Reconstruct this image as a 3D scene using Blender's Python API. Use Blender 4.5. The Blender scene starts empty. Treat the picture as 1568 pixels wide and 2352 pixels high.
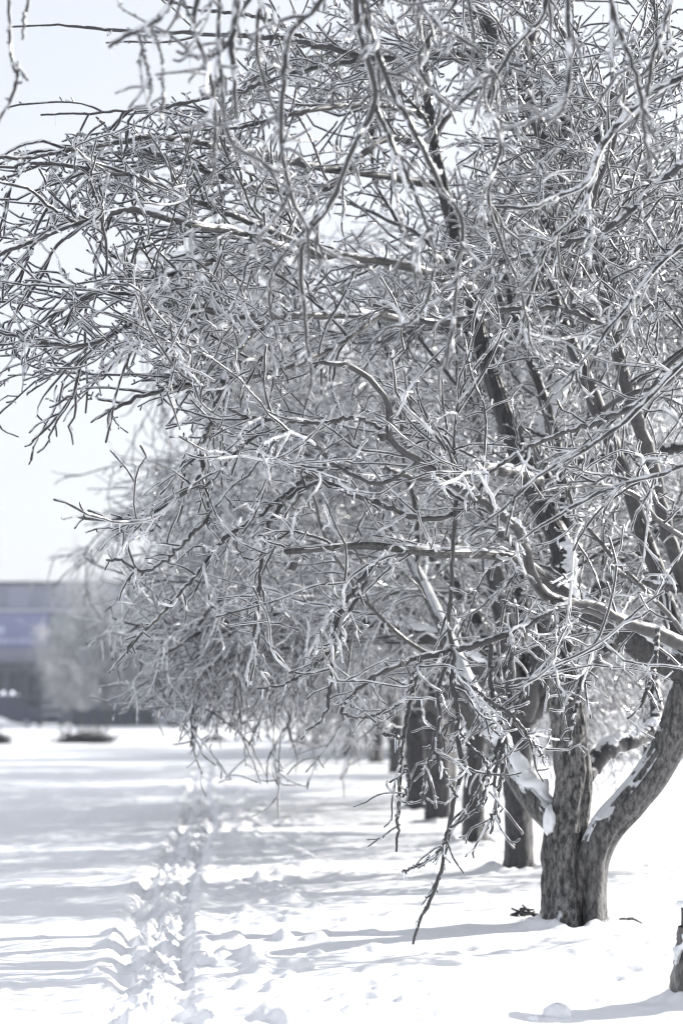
import bpy, math, random
import numpy as np
from mathutils import Vector

rng = np.random.default_rng(7)
random.seed(7)
SC = bpy.context.scene
COL = SC.collection
R = math.radians

# ------------------------------------------------------------------ camera
# pixel measurements below are in a 1568 x 2352 copy of the photograph
F, CX, CY, HOR, CAMH = 5551.0, 784.0, 1176.0, 1626.0, 1.45
PITCH = math.atan((HOR - CY) / F)
cd = bpy.data.cameras.new('camera')
cam = bpy.data.objects.new('camera', cd)
COL.objects.link(cam)
cam.location = (0, 0, CAMH)
cam.rotation_euler = (R(90) + PITCH, 0, 0)
cd.sensor_fit = 'VERTICAL'
cd.sensor_height = 36.0
cd.sensor_width = 24.0
cd.lens = F / 2352.0 * 36.0
cd.clip_start = 0.1
cd.clip_end = 6000
cd.dof.use_dof = True
cd.dof.focus_distance = 13.9
cd.dof.aperture_fstop = 1.95
SC.camera = cam

# ------------------------------------------------------------------ light
SUN_EL, SUN_ROT = 26.0, 61.0
w = bpy.data.worlds.new('World')
SC.world = w
w.use_nodes = True
nt = w.node_tree
bg = nt.nodes['Background']
sky = nt.nodes.new('ShaderNodeTexSky')
sky.sky_type = 'NISHITA'
sky.sun_disc = False
sky.sun_elevation = R(SUN_EL)
sky.sun_rotation = R(SUN_ROT)
sky.altitude = 50
sky.air_density = 1.0
sky.dust_density = 1.5
sky.ozone_density = 1.0
hsv = nt.nodes.new('ShaderNodeHueSaturation')
hsv.inputs['Saturation'].default_value = 0.4
nt.links.new(sky.outputs[0], hsv.inputs['Color'])
veil = nt.nodes.new('ShaderNodeMixRGB')          # thin ice haze whitening the whole sky
veil.inputs['Fac'].default_value = 0.62
veil.inputs['Color2'].default_value = (3.30, 3.38, 3.60, 1)
nt.links.new(hsv.outputs[0], veil.inputs['Color1'])
nt.links.new(veil.outputs[0], bg.inputs['Color'])
bg.inputs['Strength'].default_value = 0.15
sl = bpy.data.lights.new('sun', 'SUN')
sun = bpy.data.objects.new('sun', sl)
COL.objects.link(sun)
sl.energy = 4.8
sl.angle = R(0.5)
sl.color = (1.0, 0.965, 0.91)
sd = Vector((math.sin(R(SUN_ROT)) * math.cos(R(SUN_EL)), math.cos(R(SUN_ROT)) * math.cos(R(SUN_EL)), math.sin(R(SUN_EL))))
sun.rotation_euler = sd.to_track_quat('Z', 'Y').to_euler()
sun.location = (20, 10, 20)
vs = SC.view_settings
vs.view_transform = 'Standard'
vs.look = 'None'
vs.gamma = 1.0
vs.use_curve_mapping = False
vs.exposure = 0.75
SC.cycles.max_bounces = 6
SC.cycles.diffuse_bounces = 3
SC.cycles.glossy_bounces = 2
SC.cycles.use_denoising = True
SC.cycles.filter_width = 1.25
SC.cycles.sample_clamp_indirect = 6.0


def P(px, py, d):
    """point seen at pixel (px, py) at y-distance d from the camera"""
    x, z = (px - CX) / F, -(py - CY) / F
    c, s = math.cos(PITCH), math.sin(PITCH)
    wy, wz = c - z * s, s + z * c
    k = d / wy
    return np.array((x * k, d, CAMH + wz * k))


# ------------------------------------------------------------------ numpy noise
def _hash(ix, iy, s):
    h = (ix.astype(np.int64) * 374761393 + iy.astype(np.int64) * 668265263 + s * 2147483647) & 0xffffffff
    h = ((h ^ (h >> 13)) * 1274126177) & 0xffffffff
    h = (h ^ (h >> 16)) & 0xffffffff
    return h / 4294967295.0


def vn(x, y, s=0):
    x = np.asarray(x, float); y = np.asarray(y, float)
    ix, iy = np.floor(x), np.floor(y)
    fx, fy = x - ix, y - iy
    fx = fx * fx * fx * (fx * (fx * 6 - 15) + 10); fy = fy * fy * fy * (fy * (fy * 6 - 15) + 10)
    a, b = _hash(ix, iy, s), _hash(ix + 1, iy, s)
    c, d = _hash(ix, iy + 1, s), _hash(ix + 1, iy + 1, s)
    return (a * (1 - fx) + b * fx) * (1 - fy) + (c * (1 - fx) + d * fx) * fy - 0.5


def fbm(x, y, o=4, s=0):
    t, a = 0, 1.0
    for i in range(o):
        t = t + a * vn(x, y, s + i * 17)
        x, y, a = x * 2.03 + 11.3, y * 2.03 + 5.7, a * 0.5
    return t


def smooth(a, b, x):
    t = np.clip((x - a) / (b - a), 0, 1)
    return t * t * (3 - 2 * t)


def path_x(y):
    return -0.27 - 0.052 * y + 0.10 * np.sin(y * 0.21 + 1.0) * smooth(60, 20, y)


FOOT = []
_r = np.random.default_rng(3)
for k in range(300):
    y = 10.8 + k * 0.29 + _r.normal(0, .05)
    FOOT.append((path_x(y) + (-0.12 if k % 2 else 0.10) + _r.normal(0, .03), y, 0.058 + _r.random() * .02, 0.12, 0.05 + _r.random() * .035))
for k in range(170):       # scattered prints and drop pits right of the path
    y = 11 + 16 * _r.random() ** 1.4
    x = path_x(y) + 0.35 + 2.3 * _r.random() ** 1.5
    FOOT.append((x, y, 0.04 + _r.random() * .08, 0.05 + _r.random() * .07, (0.004 + .024 * _r.random() ** 2)))
FOOT = np.array(FOOT)


def ground_h(x, y, fine=True):
    x = np.asarray(x, float); y = np.asarray(y, float)
    near = smooth(70, 30, y)
    h = 0.10 * fbm(x / 7.0, y / 5.0, 3, 1) * smooth(400, 60, y)
    h = h + 0.05 * fbm(x / 3.2, y / 1.1, 3, 9) * near
    h = h + 0.55 * fbm(x / 60., y / 25., 2, 21) * smooth(70, 130, y) * 0.3
    if not fine:
        return h
    h = h + 0.028 * fbm(x / 0.55, y / 0.35, 3, 33) * near
    # foot path: two furrows with a lumpy crest between them, thrown snow on both sides
    u = (x - path_x(y)) * 1.25
    wob = 0.04 * vn(x * 0 + 3, y * 1.7, 4) * 2
    inside = np.exp(-((u + wob) / 0.25) ** 4)
    berm = np.exp(-((u - 0.34) / 0.09) ** 2) + np.exp(-((u + 0.36) / 0.10) ** 2)
    lump = fbm(x / 0.075, y / 0.11, 3, 51)
    h = h + (inside * (-0.035 + 0.11 * lump * np.interp(y, [11, 30], [1, .6])) - .045 * np.exp(-((u + .22 + wob) / .07) ** 2) - .04 * np.exp(-((u - .2 + wob) / .06) ** 2)) * smooth(110, 60, y)
    h = h + berm * (0.010 + 0.05 * np.maximum(fbm(x / 0.2, y / 0.22, 3, 61), 0)) * smooth(110, 50, y)
    # clods scattered right of the path
    cl = np.maximum(fbm(x / 0.17, y / 0.22, 2, 71) - 0.14, 0)
    zone = np.exp(-((u - 0.95) / 0.75) ** 2) * near
    h = h + 0.15 * cl * zone
    cl2 = np.maximum(fbm(x / 0.16, y / 0.3, 2, 81) - 0.30, 0)
    h = h + 0.05 * cl2 * near
    return h


def gz(x, y):
    return float(ground_h(np.array([x]), np.array([y]), False)[0])


# ------------------------------------------------------------------ materials
def mat(name):
    m = bpy.data.materials.new(name)
    m.use_nodes = True
    m.node_tree.nodes.clear()
    return m, m.node_tree, m.node_tree.nodes, m.node_tree.links


def simple(name, col, rough=0.6, var=0.12, scale=3.0, metallic=0.0, emis=None):
    m, t, n, l = mat(name)
    o = n.new('ShaderNodeOutputMaterial'); b = n.new('ShaderNodeBsdfPrincipled')
    tc = n.new('ShaderNodeTexCoord'); nz = n.new('ShaderNodeTexNoise'); r = n.new('ShaderNodeValToRGB')
    nz.inputs['Scale'].default_value = scale; nz.inputs['Detail'].default_value = 5
    l.new(tc.outputs['Object'], nz.inputs['Vector']); l.new(nz.outputs['Fac'], r.inputs['Fac'])
    r.color_ramp.elements[0].position = .3; r.color_ramp.elements[1].position = .7
    r.color_ramp.elements[0].color = (*[c * (1 - var) for c in col], 1)
    r.color_ramp.elements[1].color = (*[min(1, c * (1 + var)) for c in col], 1)
    l.new(r.outputs[0], b.inputs['Base Color'])
    b.inputs['Roughness'].default_value = rough
    b.inputs['Metallic'].default_value = metallic
    if emis:
        b.inputs['Emission Color'].default_value = (*emis[0], 1)
        b.inputs['Emission Strength'].default_value = emis[1]
    l.new(b.outputs[0], o.inputs[0])
    return m


def ice_twig(name, dark=(0.010, 0.0095, 0.010), lo=0.30, hi=0.66, frost=0.85, ice=(0.88, 0.89, 0.92), scale=40, top=(.55, .95)):
    """twig under a shell of clear ice: the dark wood shows through the middle,
    the shell scatters at the edges, a dusting of snow sits on the upper side"""
    m, t, n, l = mat(name)
    o = n.new('ShaderNodeOutputMaterial')
    bark = n.new('ShaderNodeBsdfPrincipled')
    tc = n.new('ShaderNodeTexCoord'); nz = n.new('ShaderNodeTexNoise')
    nz.inputs['Scale'].default_value = scale; nz.inputs['Detail'].default_value = 3
    l.new(tc.outputs['Object'], nz.inputs['Vector'])
    r = n.new('ShaderNodeValToRGB')
    r.color_ramp.elements[0].position = .35; r.color_ramp.elements[1].position = .68
    r.color_ramp.elements[0].color = (*dark, 1)
    r.color_ramp.elements[1].color = (*[c * 2.6 for c in dark], 1)
    l.new(nz.outputs['Fac'], r.inputs['Fac']); l.new(r.outputs[0], bark.inputs['Base Color'])
    bark.inputs['Roughness'].default_value = .5
    bark.inputs['Coat Weight'].default_value = .35
    bark.inputs['Coat Roughness'].default_value = .12
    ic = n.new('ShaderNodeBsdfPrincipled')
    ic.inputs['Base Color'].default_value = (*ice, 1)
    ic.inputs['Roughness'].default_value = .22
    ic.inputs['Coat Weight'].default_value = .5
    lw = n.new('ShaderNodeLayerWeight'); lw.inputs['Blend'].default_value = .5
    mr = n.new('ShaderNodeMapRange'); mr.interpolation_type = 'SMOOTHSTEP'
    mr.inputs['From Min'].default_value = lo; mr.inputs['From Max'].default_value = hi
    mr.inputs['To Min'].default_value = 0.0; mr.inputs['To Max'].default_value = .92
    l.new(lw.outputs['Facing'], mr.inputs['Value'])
    # snow dust on upward faces
    geo = n.new('ShaderNodeNewGeometry'); sx = n.new('ShaderNodeSeparateXYZ')
    l.new(geo.outputs['Normal'], sx.inputs[0])
    ad = n.new('ShaderNodeMath'); ad.operation = 'ADD'
    nz2 = n.new('ShaderNodeTexNoise'); nz2.inputs['Scale'].default_value = 9
    l.new(tc.outputs['Object'], nz2.inputs['Vector'])
    nm = n.new('ShaderNodeMath'); nm.operation = 'MULTIPLY_ADD'; nm.inputs[1].default_value = 2.2; nm.inputs[2].default_value = -.6
    nz2.inputs['Scale'].default_value = 16; nz2.inputs['Detail'].default_value = 3
    l.new(nz2.outputs['Fac'], nm.inputs[0])
    l.new(sx.outputs['Z'], ad.inputs[0]); l.new(nm.outputs[0], ad.inputs[1])
    mr2 = n.new('ShaderNodeMapRange'); mr2.interpolation_type = 'SMOOTHSTEP'
    mr2.inputs['From Min'].default_value = top[0]; mr2.inputs['From Max'].default_value = top[1]
    mr2.inputs['To Max'].default_value = frost
    l.new(ad.outputs[0], mr2.inputs['Value'])
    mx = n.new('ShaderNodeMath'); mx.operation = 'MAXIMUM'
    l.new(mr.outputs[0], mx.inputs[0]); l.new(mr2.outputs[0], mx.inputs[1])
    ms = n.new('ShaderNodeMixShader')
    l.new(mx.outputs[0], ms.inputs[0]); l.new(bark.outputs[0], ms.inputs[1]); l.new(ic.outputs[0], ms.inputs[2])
    bp = n.new('ShaderNodeBump'); bp.inputs['Strength'].default_value = .35; bp.inputs['Distance'].default_value = .004
    l.new(nz.outputs['Fac'], bp.inputs['Height'])
    l.new(bp.outputs[0], bark.inputs['Normal']); l.new(bp.outputs[0], ic.inputs['Normal'])
    l.new(ms.outputs[0], o.inputs[0])
    return m


def bark_mat(name, c0=(0.045, 0.042, 0.042), c1=(0.19, 0.18, 0.175), snow=0.9, th=1.02):
    m, t, n, l = mat(name)
    o = n.new('ShaderNodeOutputMaterial'); b = n.new('ShaderNodeBsdfPrincipled')
    tc = n.new('ShaderNodeTexCoord'); mp = n.new('ShaderNodeMapping'); mp.inputs['Scale'].default_value = (24, 24, 9)
    nz = n.new('ShaderNodeTexNoise'); nz.inputs['Scale'].default_value = 1.6; nz.inputs['Detail'].default_value = 7; nz.inputs['Roughness'].default_value = .7
    l.new(tc.outputs['Object'], mp.inputs[0]); l.new(mp.outputs[0], nz.inputs['Vector'])
    r = n.new('ShaderNodeValToRGB'); r.color_ramp.elements[0].position = .42; r.color_ramp.elements[1].position = .62
    r.color_ramp.elements[0].color = (*c0, 1); r.color_ramp.elements[1].color = (*c1, 1)
    l.new(nz.outputs['Fac'], r.inputs[0])
    # snow clinging on up-facing bark
    geo = n.new('ShaderNodeNewGeometry'); sx = n.new('ShaderNodeSeparateXYZ'); l.new(geo.outputs['Normal'], sx.inputs[0])
    nz2 = n.new('ShaderNodeTexNoise'); nz2.inputs['Scale'].default_value = 11; nz2.inputs['Detail'].default_value = 4
    l.new(tc.outputs['Object'], nz2.inputs['Vector'])
    ad = n.new('ShaderNodeMath'); ad.operation = 'ADD'; l.new(sx.outputs['Z'], ad.inputs[0]); l.new(nz2.outputs['Fac'], ad.inputs[1])
    mr = n.new('ShaderNodeMapRange'); mr.inputs['From Min'].default_value = th; mr.inputs['From Max'].default_value = th + .06; mr.inputs['To Max'].default_value = snow
    l.new(ad.outputs[0], mr.inputs[0])
    mc = n.new('ShaderNodeMixRGB'); mc.inputs['Color2'].default_value = (.82, .84, .88, 1)
    l.new(mr.outputs[0], mc.inputs['Fac']); l.new(r.outputs[0], mc.inputs['Color1']); l.new(mc.outputs[0], b.inputs['Base Color'])
    b.inputs['Roughness'].default_value = .6; b.inputs['Coat Weight'].default_value = .35; b.inputs['Coat Roughness'].default_value = .25
    bp = n.new('ShaderNodeBump'); bp.inputs['Strength'].default_value = 1.0; bp.inputs['Distance'].default_value = .035
    l.new(nz.outputs['Fac'], bp.inputs['Height']); l.new(bp.outputs[0], b.inputs['Normal'])
    l.new(b.outputs[0], o.inputs[0])
    return m


def snow_mat(name, scale=1.0):
    m, t, n, l = mat(name)
    o = n.new('ShaderNodeOutputMaterial'); b = n.new('ShaderNodeBsdfPrincipled')
    tc = n.new('ShaderNodeTexCoord')
    nz = n.new('ShaderNodeTexNoise'); nz.inputs['Scale'].default_value = 9 * scale; nz.inputs['Detail'].default_value = 6; nz.inputs['Roughness'].default_value = .6
    l.new(tc.outputs['Object'], nz.inputs['Vector'])
    r = n.new('ShaderNodeValToRGB'); r.color_ramp.elements[0].color = (.83, .85, .89, 1); r.color_ramp.elements[1].color = (.9, .91, .93, 1)
    l.new(nz.outputs['Fac'], r.inputs[0]); l.new(r.outputs[0], b.inputs['Base Color'])
    b.inputs['Roughness'].default_value = .55
    b.inputs['Specular IOR Level'].default_value = .3
    bp = n.new('ShaderNodeBump'); bp.inputs['Strength'].default_value = .35; bp.inputs['Distance'].default_value = .03
    l.new(nz.outputs['Fac'], bp.inputs['Height']); l.new(bp.outputs[0], b.inputs['Normal'])
    l.new(b.outputs[0], o.inputs[0])
    return m


M_SNOW = snow_mat('snow')
M_BARK = bark_mat('bark', (.012, .0115, .012), (.30, .292, .285))
M_BARK_ARM = bark_mat('snow-flecked bark', (.018, .017, .018), (.19, .185, .18), .95, .80)
M_BARK_FAR = bark_mat('dark bark', (.014, .014, .016), (.07, .067, .07))
M_LIMB = ice_twig('glazed limb', lo=.68, hi=1.0, frost=.85, top=(.95, 1.25), dark=(0.02, 0.019, 0.02), scale=22)
M_TWIG = ice_twig('glazed twig')
M_FAR = ice_twig('glazed far twig', lo=.26, hi=.7, frost=.9, top=(.5, .9))
M_GLASS = simple('icicle ice', (.82, .86, .92), .1, .05, 30)


# ------------------------------------------------------------------ mesh helpers
def link(name, me, m, parent=None, **props):
    ob = bpy.data.objects.new(name, me)
    COL.objects.link(ob)
    if m is not None and not me.materials:
        me.materials.append(m)
    if parent is not None:
        ob.parent = parent
    for k, v in props.items():
        ob[k] = v
    return ob


def mesh_np(name, V, Fc, smooth_=True):
    """V (n,3), Fc (m,4) or (m,3)"""
    me = bpy.data.meshes.new(name)
    k = Fc.shape[1]
    me.vertices.add(len(V)); me.vertices.foreach_set('co', np.ascontiguousarray(V, dtype=np.float32).ravel())
    me.loops.add(Fc.size); me.loops.foreach_set('vertex_index', np.ascontiguousarray(Fc, dtype=np.int32).ravel())
    me.polygons.add(len(Fc))
    me.polygons.foreach_set('loop_start', np.arange(0, Fc.size, k, dtype=np.int32))
    me.polygons.foreach_set('loop_total', np.full(len(Fc), k, dtype=np.int32))
    me.polygons.foreach_set('use_smooth', np.full(len(Fc), smooth_, dtype=bool))
    me.update(calc_edges=True)
    return me


def nrm(v):
    return v / np.maximum(np.linalg.norm(v, axis=-1, keepdims=True), 1e-9)


def tubes(Pt, Rd, sides, bump=0.0, tip=True, g=None):
    """Pt (N,K,3), Rd (N,K) -> verts, quads"""
    g = g or rng
    N, K, _ = Pt.shape
    if tip:
        d = nrm(Pt[:, -1] - Pt[:, -2])
        Pt = np.concatenate([Pt, (Pt[:, -1] + d * Rd[:, -1:] * .8)[:, None]], 1)
        Rd = np.concatenate([Rd, Rd[:, -1:] * .25], 1)
        K += 1
    T = np.empty_like(Pt)
    T[:, 1:-1] = Pt[:, 2:] - Pt[:, :-2]; T[:, 0] = Pt[:, 1] - Pt[:, 0]; T[:, -1] = Pt[:, -1] - Pt[:, -2]
    T = nrm(T)
    ref = nrm(np.cross(nrm(Pt[:, -1] - Pt[:, 0]), nrm(g.normal(size=(N, 3)))))[:, None]
    n1 = nrm(ref - (ref * T).sum(-1, keepdims=True) * T)
    n2 = np.cross(T, n1)
    a = np.arange(sides) * 2 * np.pi / sides
    rr = Rd[:, :, None] * np.ones(sides)
    if bump:
        rr = rr * (1 + bump * g.normal(size=rr.shape))
    V = Pt[:, :, None] + rr[..., None] * (np.cos(a)[None, None, :, None] * n1[:, :, None] + np.sin(a)[None, None, :, None] * n2[:, :, None])
    V = V.reshape(-1, 3)
    i = (np.arange(N)[:, None, None] * K + np.arange(K - 1)[None, :, None]) * sides
    j = np.arange(sides)[None, None, :]; j2 = (j + 1) % sides
    Q = np.stack([i + j, i + j2, i + sides + j2, i + sides + j], -1).reshape(-1, 4)
    return V, Q


def merge(lst):
    off, Vs, Qs = 0, [], []
    for V, Q in lst:
        Vs.append(V); Qs.append(Q + off); off += len(V)
    return np.concatenate(Vs), np.concatenate(Qs)


def resample(pts, rad, K, jit=0.0, g=None):
    """smooth path through hand-placed points, K samples by arc length"""
    g = g or rng
    pts = np.array(pts, float); rad = np.array(rad, float)
    if len(rad) != len(pts):
        rad = np.interp(np.linspace(0, 1, len(pts)), np.linspace(0, 1, len(rad)), rad)
    n = len(pts)
    ext = np.concatenate([[2 * pts[0] - pts[1]], pts, [2 * pts[-1] - pts[-2]]])
    out, ro = [], []
    for i in range(n - 1):
        p0, p1, p2, p3 = ext[i:i + 4]
        for t in np.linspace(0, 1, 8, endpoint=False):
            out.append(.5 * ((2 * p1) + (-p0 + p2) * t + (2 * p0 - 5 * p1 + 4 * p2 - p3) * t * t + (-p0 + 3 * p1 - 3 * p2 + p3) * t ** 3))
            ro.append(rad[i] * (1 - t) + rad[i + 1] * t)
    out.append(pts[-1]); ro.append(rad[-1])
    out = np.array(out); ro = np.array(ro)
    s = np.concatenate([[0], np.cumsum(np.linalg.norm(np.diff(out, axis=0), axis=1))])
    q = np.linspace(0, s[-1], K)
    res = np.stack([np.interp(q, s, out[:, k]) for k in range(3)], -1)
    rr = np.interp(q, s, ro)
    if jit:
        res[1:-1] += g.normal(size=(K - 2, 3)) * jit
        rr = rr * (1 + g.normal(size=K) * .07)
    return res, rr


def grow(par, n, t0, t1, L, ang, K, r0, r1, crook, trop, g, out_c=None, out_w=0.0, keep=None, kink=0.0, tpow=1.0):
    """par = (Pts, Rad). n children; L=(lo,hi); ang=(mean,sd) degrees; trop = vector added every step"""
    Pp, Rp = par
    N, KP, _ = Pp.shape
    seg = np.linalg.norm(np.diff(Pp, axis=1), axis=2).sum(1)
    idx = g.choice(N, n, p=seg / seg.sum())
    t = t0 + (t1 - t0) * g.random(n) ** tpow
    f = t * (KP - 1); i = np.minimum(f.astype(int), KP - 2); fr = (f - i)[:, None]
    base = Pp[idx, i] * (1 - fr) + Pp[idx, i + 1] * fr
    tang = nrm(Pp[idx, i + 1] - Pp[idx, i])
    rb = Rp[idx, i]
    perp = nrm(np.cross(tang, nrm(g.normal(size=(n, 3)))))
    a = np.radians(g.normal(ang[0], ang[1], n))[:, None]
    d = tang * np.cos(a) + perp * np.sin(a)
    if out_c is not None and out_w:
        o = base - out_c; o[:, 2] *= .5
        d = nrm(d + out_w * nrm(o))
    ln = (L[0] + (L[1] - L[0]) * g.random(n) ** 1.3)
    # shorter towards the parent's tip
    ln = ln * (1.1 - .55 * t)
    st = (ln / (K - 1))[:, None]
    trop = np.asarray(trop, float)
    pts = [base]; p = base
    bend = nrm(g.normal(size=(n, 3))) * crook * .5
    for k in range(K - 1):
        d = nrm(d + g.normal(size=(n, 3)) * crook * np.where(g.random((n, 1)) < .2, 2.4, .7) + bend * 1.3 + trop * (g.random((n, 1)) * 1.2))
        p = p + d * st
        pts.append(p)
    Pt = np.stack(pts, 1)
    ra = np.minimum(r0 * (0.75 + .5 * g.random(n)), rb * .9 + .0005)[:, None]
    rbm = np.minimum(r1 * (0.85 + .3 * g.random(n))[:, None], ra)
    s = np.linspace(0, 1, K)[None]
    Rd = ra * (1 - s) + rbm * s
    Rd = Rd * (1 + g.normal(size=Rd.shape) * kink)
    if keep is not None:
        m = keep(Pt)
        Pt, Rd = Pt[m], Rd[m]
    return Pt, Rd


def empty(name, loc, **props):
    e = bpy.data.objects.new(name, None)
    e.location = loc
    e.empty_display_size = .3
    COL.objects.link(e)
    for k, v in props.items():
        e[k] = v
    return e


def local(V, o):
    return V - np.array(o)[None]


def bark_tube(pts, rad, K, sides, amp, seed=0, flare=0.0, tip=True):
    """single thick stem with ridged bark relief"""
    p, r = resample(pts, rad, K)
    V, Q = tubes(p[None], r[None], sides, tip=tip, g=np.random.default_rng(seed))
    ring = np.arange(len(V)) // sides
    th = (np.arange(len(V)) % sides) / sides * 2 * np.pi
    rr = np.concatenate([r, [r[-1] * .25]])[ring]
    cen = np.concatenate([p, p[-1:] + 0])[ring]
    s = ring / K
    rel = 1 + amp * (.8 * fbm(np.cos(th) * 2 + seed, s * 5 + np.sin(th) * 2, 2, seed) + .9 * np.abs(fbm(np.cos(th) * 7 + seed, s * 7 + np.sin(th) * 7, 3, seed + 3)) - .15)
    if flare:
        rel = rel + flare * np.exp(-s * 13) * (1 + .9 * np.sin(th * 3 + seed) + .5 * np.sin(th * 5 + 2 * seed))
    V = cen + (V - cen) * rel[:, None]
    return V, Q


def snow_strip(pts, rad, seed, wide=.75, thick=.5, K=64):
    """lumpy snow lying along the top of a limb; closed lens-shaped tube"""
    g = np.random.default_rng(seed)
    p, r = resample(pts, rad, K)
    S = 18
    T = nrm(np.gradient(p, axis=0))
    side = nrm(np.cross(T, np.array([[0, 0, 1.]])))
    up = np.cross(side, T)
    s = np.linspace(0, 1, K)
    env = np.minimum(1, 5 * np.minimum(s, 1 - s) + .05)
    wv = r * wide * env * (1 + .9 * fbm(s * 12, s * 0 + seed, 3, seed))
    hv = r * thick * env * (1 + .9 * fbm(s * 11, s * 0 + seed + 5, 3, seed))
    V = []
    for k in range(K):
        for j in range(S):
            a = 2 * np.pi * j / S
            c, sn = math.cos(a), math.sin(a)
            jit = 1 + .75 * float(fbm(np.array([s[k] * 22 + seed]), np.array([a * 1.6]), 3, seed)[0])
            V.append(p[k] + side[k] * wv[k] * c * jit + up[k] * (r[k] * (.78 if sn >= 0 else .6) + (hv[k] * sn * jit if sn > 0 else 0) - .35 * wv[k] * abs(c) ** 2))
    V = np.array(V)
    i = np.arange(K - 1)[:, None] * S; j = np.arange(S)[None]; j2 = (j + 1) % S
    Q = np.stack([i + j, i + j2, i + S + j2, i + S + j], -1).reshape(-1, 4)
    return V, Q


# ------------------------------------------------------------------ ground
def axis_pts(segs):
    out = []
    for a, b, n, p in segs:
        t = np.linspace(0, 1, n, endpoint=False)
        out.append(a + (b - a) * t ** p)
    return np.concatenate(out + [[segs[-1][1]]])


def build_ground():
    xs = np.concatenate([-np.geomspace(900, 3.6, 36), np.arange(-3.4, 3.4, .021), np.geomspace(3.6, 900, 36)])
    ys = [-60., -30, -10, 0, 6, 9, 10]
    y = 10.4
    while y < 70:
        ys.append(y); y += max(.026, .024 * (y / 11) ** 1.6)
    while y < 2500:
        ys.append(y); y *= 1.06
    ys = np.array(ys + [2600.])
    X, Y = np.meshgrid(xs, ys)
    Z = ground_h(X, Y)
    fine = (np.abs(X) < 4) & (Y > 9) & (Y < 60)
    xf, yf = X[fine], Y[fine]; dz = np.zeros(len(xf))
    order = np.argsort(yf, kind='stable'); ysorted = yf[order]
    for (fx, fy, a, b, dep) in FOOT:
        lo, hi = np.searchsorted(ysorted, [fy - 3 * b, fy + 3 * b])
        ii = order[lo:hi]
        q = ((xf[ii] - fx) / a) ** 2 + ((yf[ii] - fy) / b) ** 2
        dz[ii] += -dep * np.exp(-q ** 1.5) + dep * .45 * np.exp(-(np.sqrt(q) - 1.55) ** 2 / .08)
    Z[fine] += dz
    # snow piled against the trunks
    for (bx, by, rr) in BASES:
        q = np.hypot(X - bx, Y - by)
        Z += .045 * np.exp(-((q - rr) / .13) ** 2) * np.maximum(0, 1 + 2.2 * fbm(X * 9, Y * 9, 2, 5)) - .03 * np.exp(-(q / rr) ** 4)
    ny, nx = X.shape
    V = np.stack([X, Y, Z], -1).reshape(-1, 3)
    i = np.arange(ny - 1)[:, None] * nx; j = np.arange(nx - 1)[None]
    Q = np.stack([i + j, i + j + 1, i + nx + j + 1, i + nx + j], -1).reshape(-1, 4)
    link('snow_ground', mesh_np('snow_ground', V, Q), M_SNOW, kind='structure')


T_ROW = [(1.50, 20.9), (1.36, 24.9), (1.23, 30.5), (1.08, 33.8)]
BASES = [(1.57, 16.36, .25), (1.86, 12.1, .2)] + [(a, b, .2) for a, b in T_ROW]
build_ground()

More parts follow.
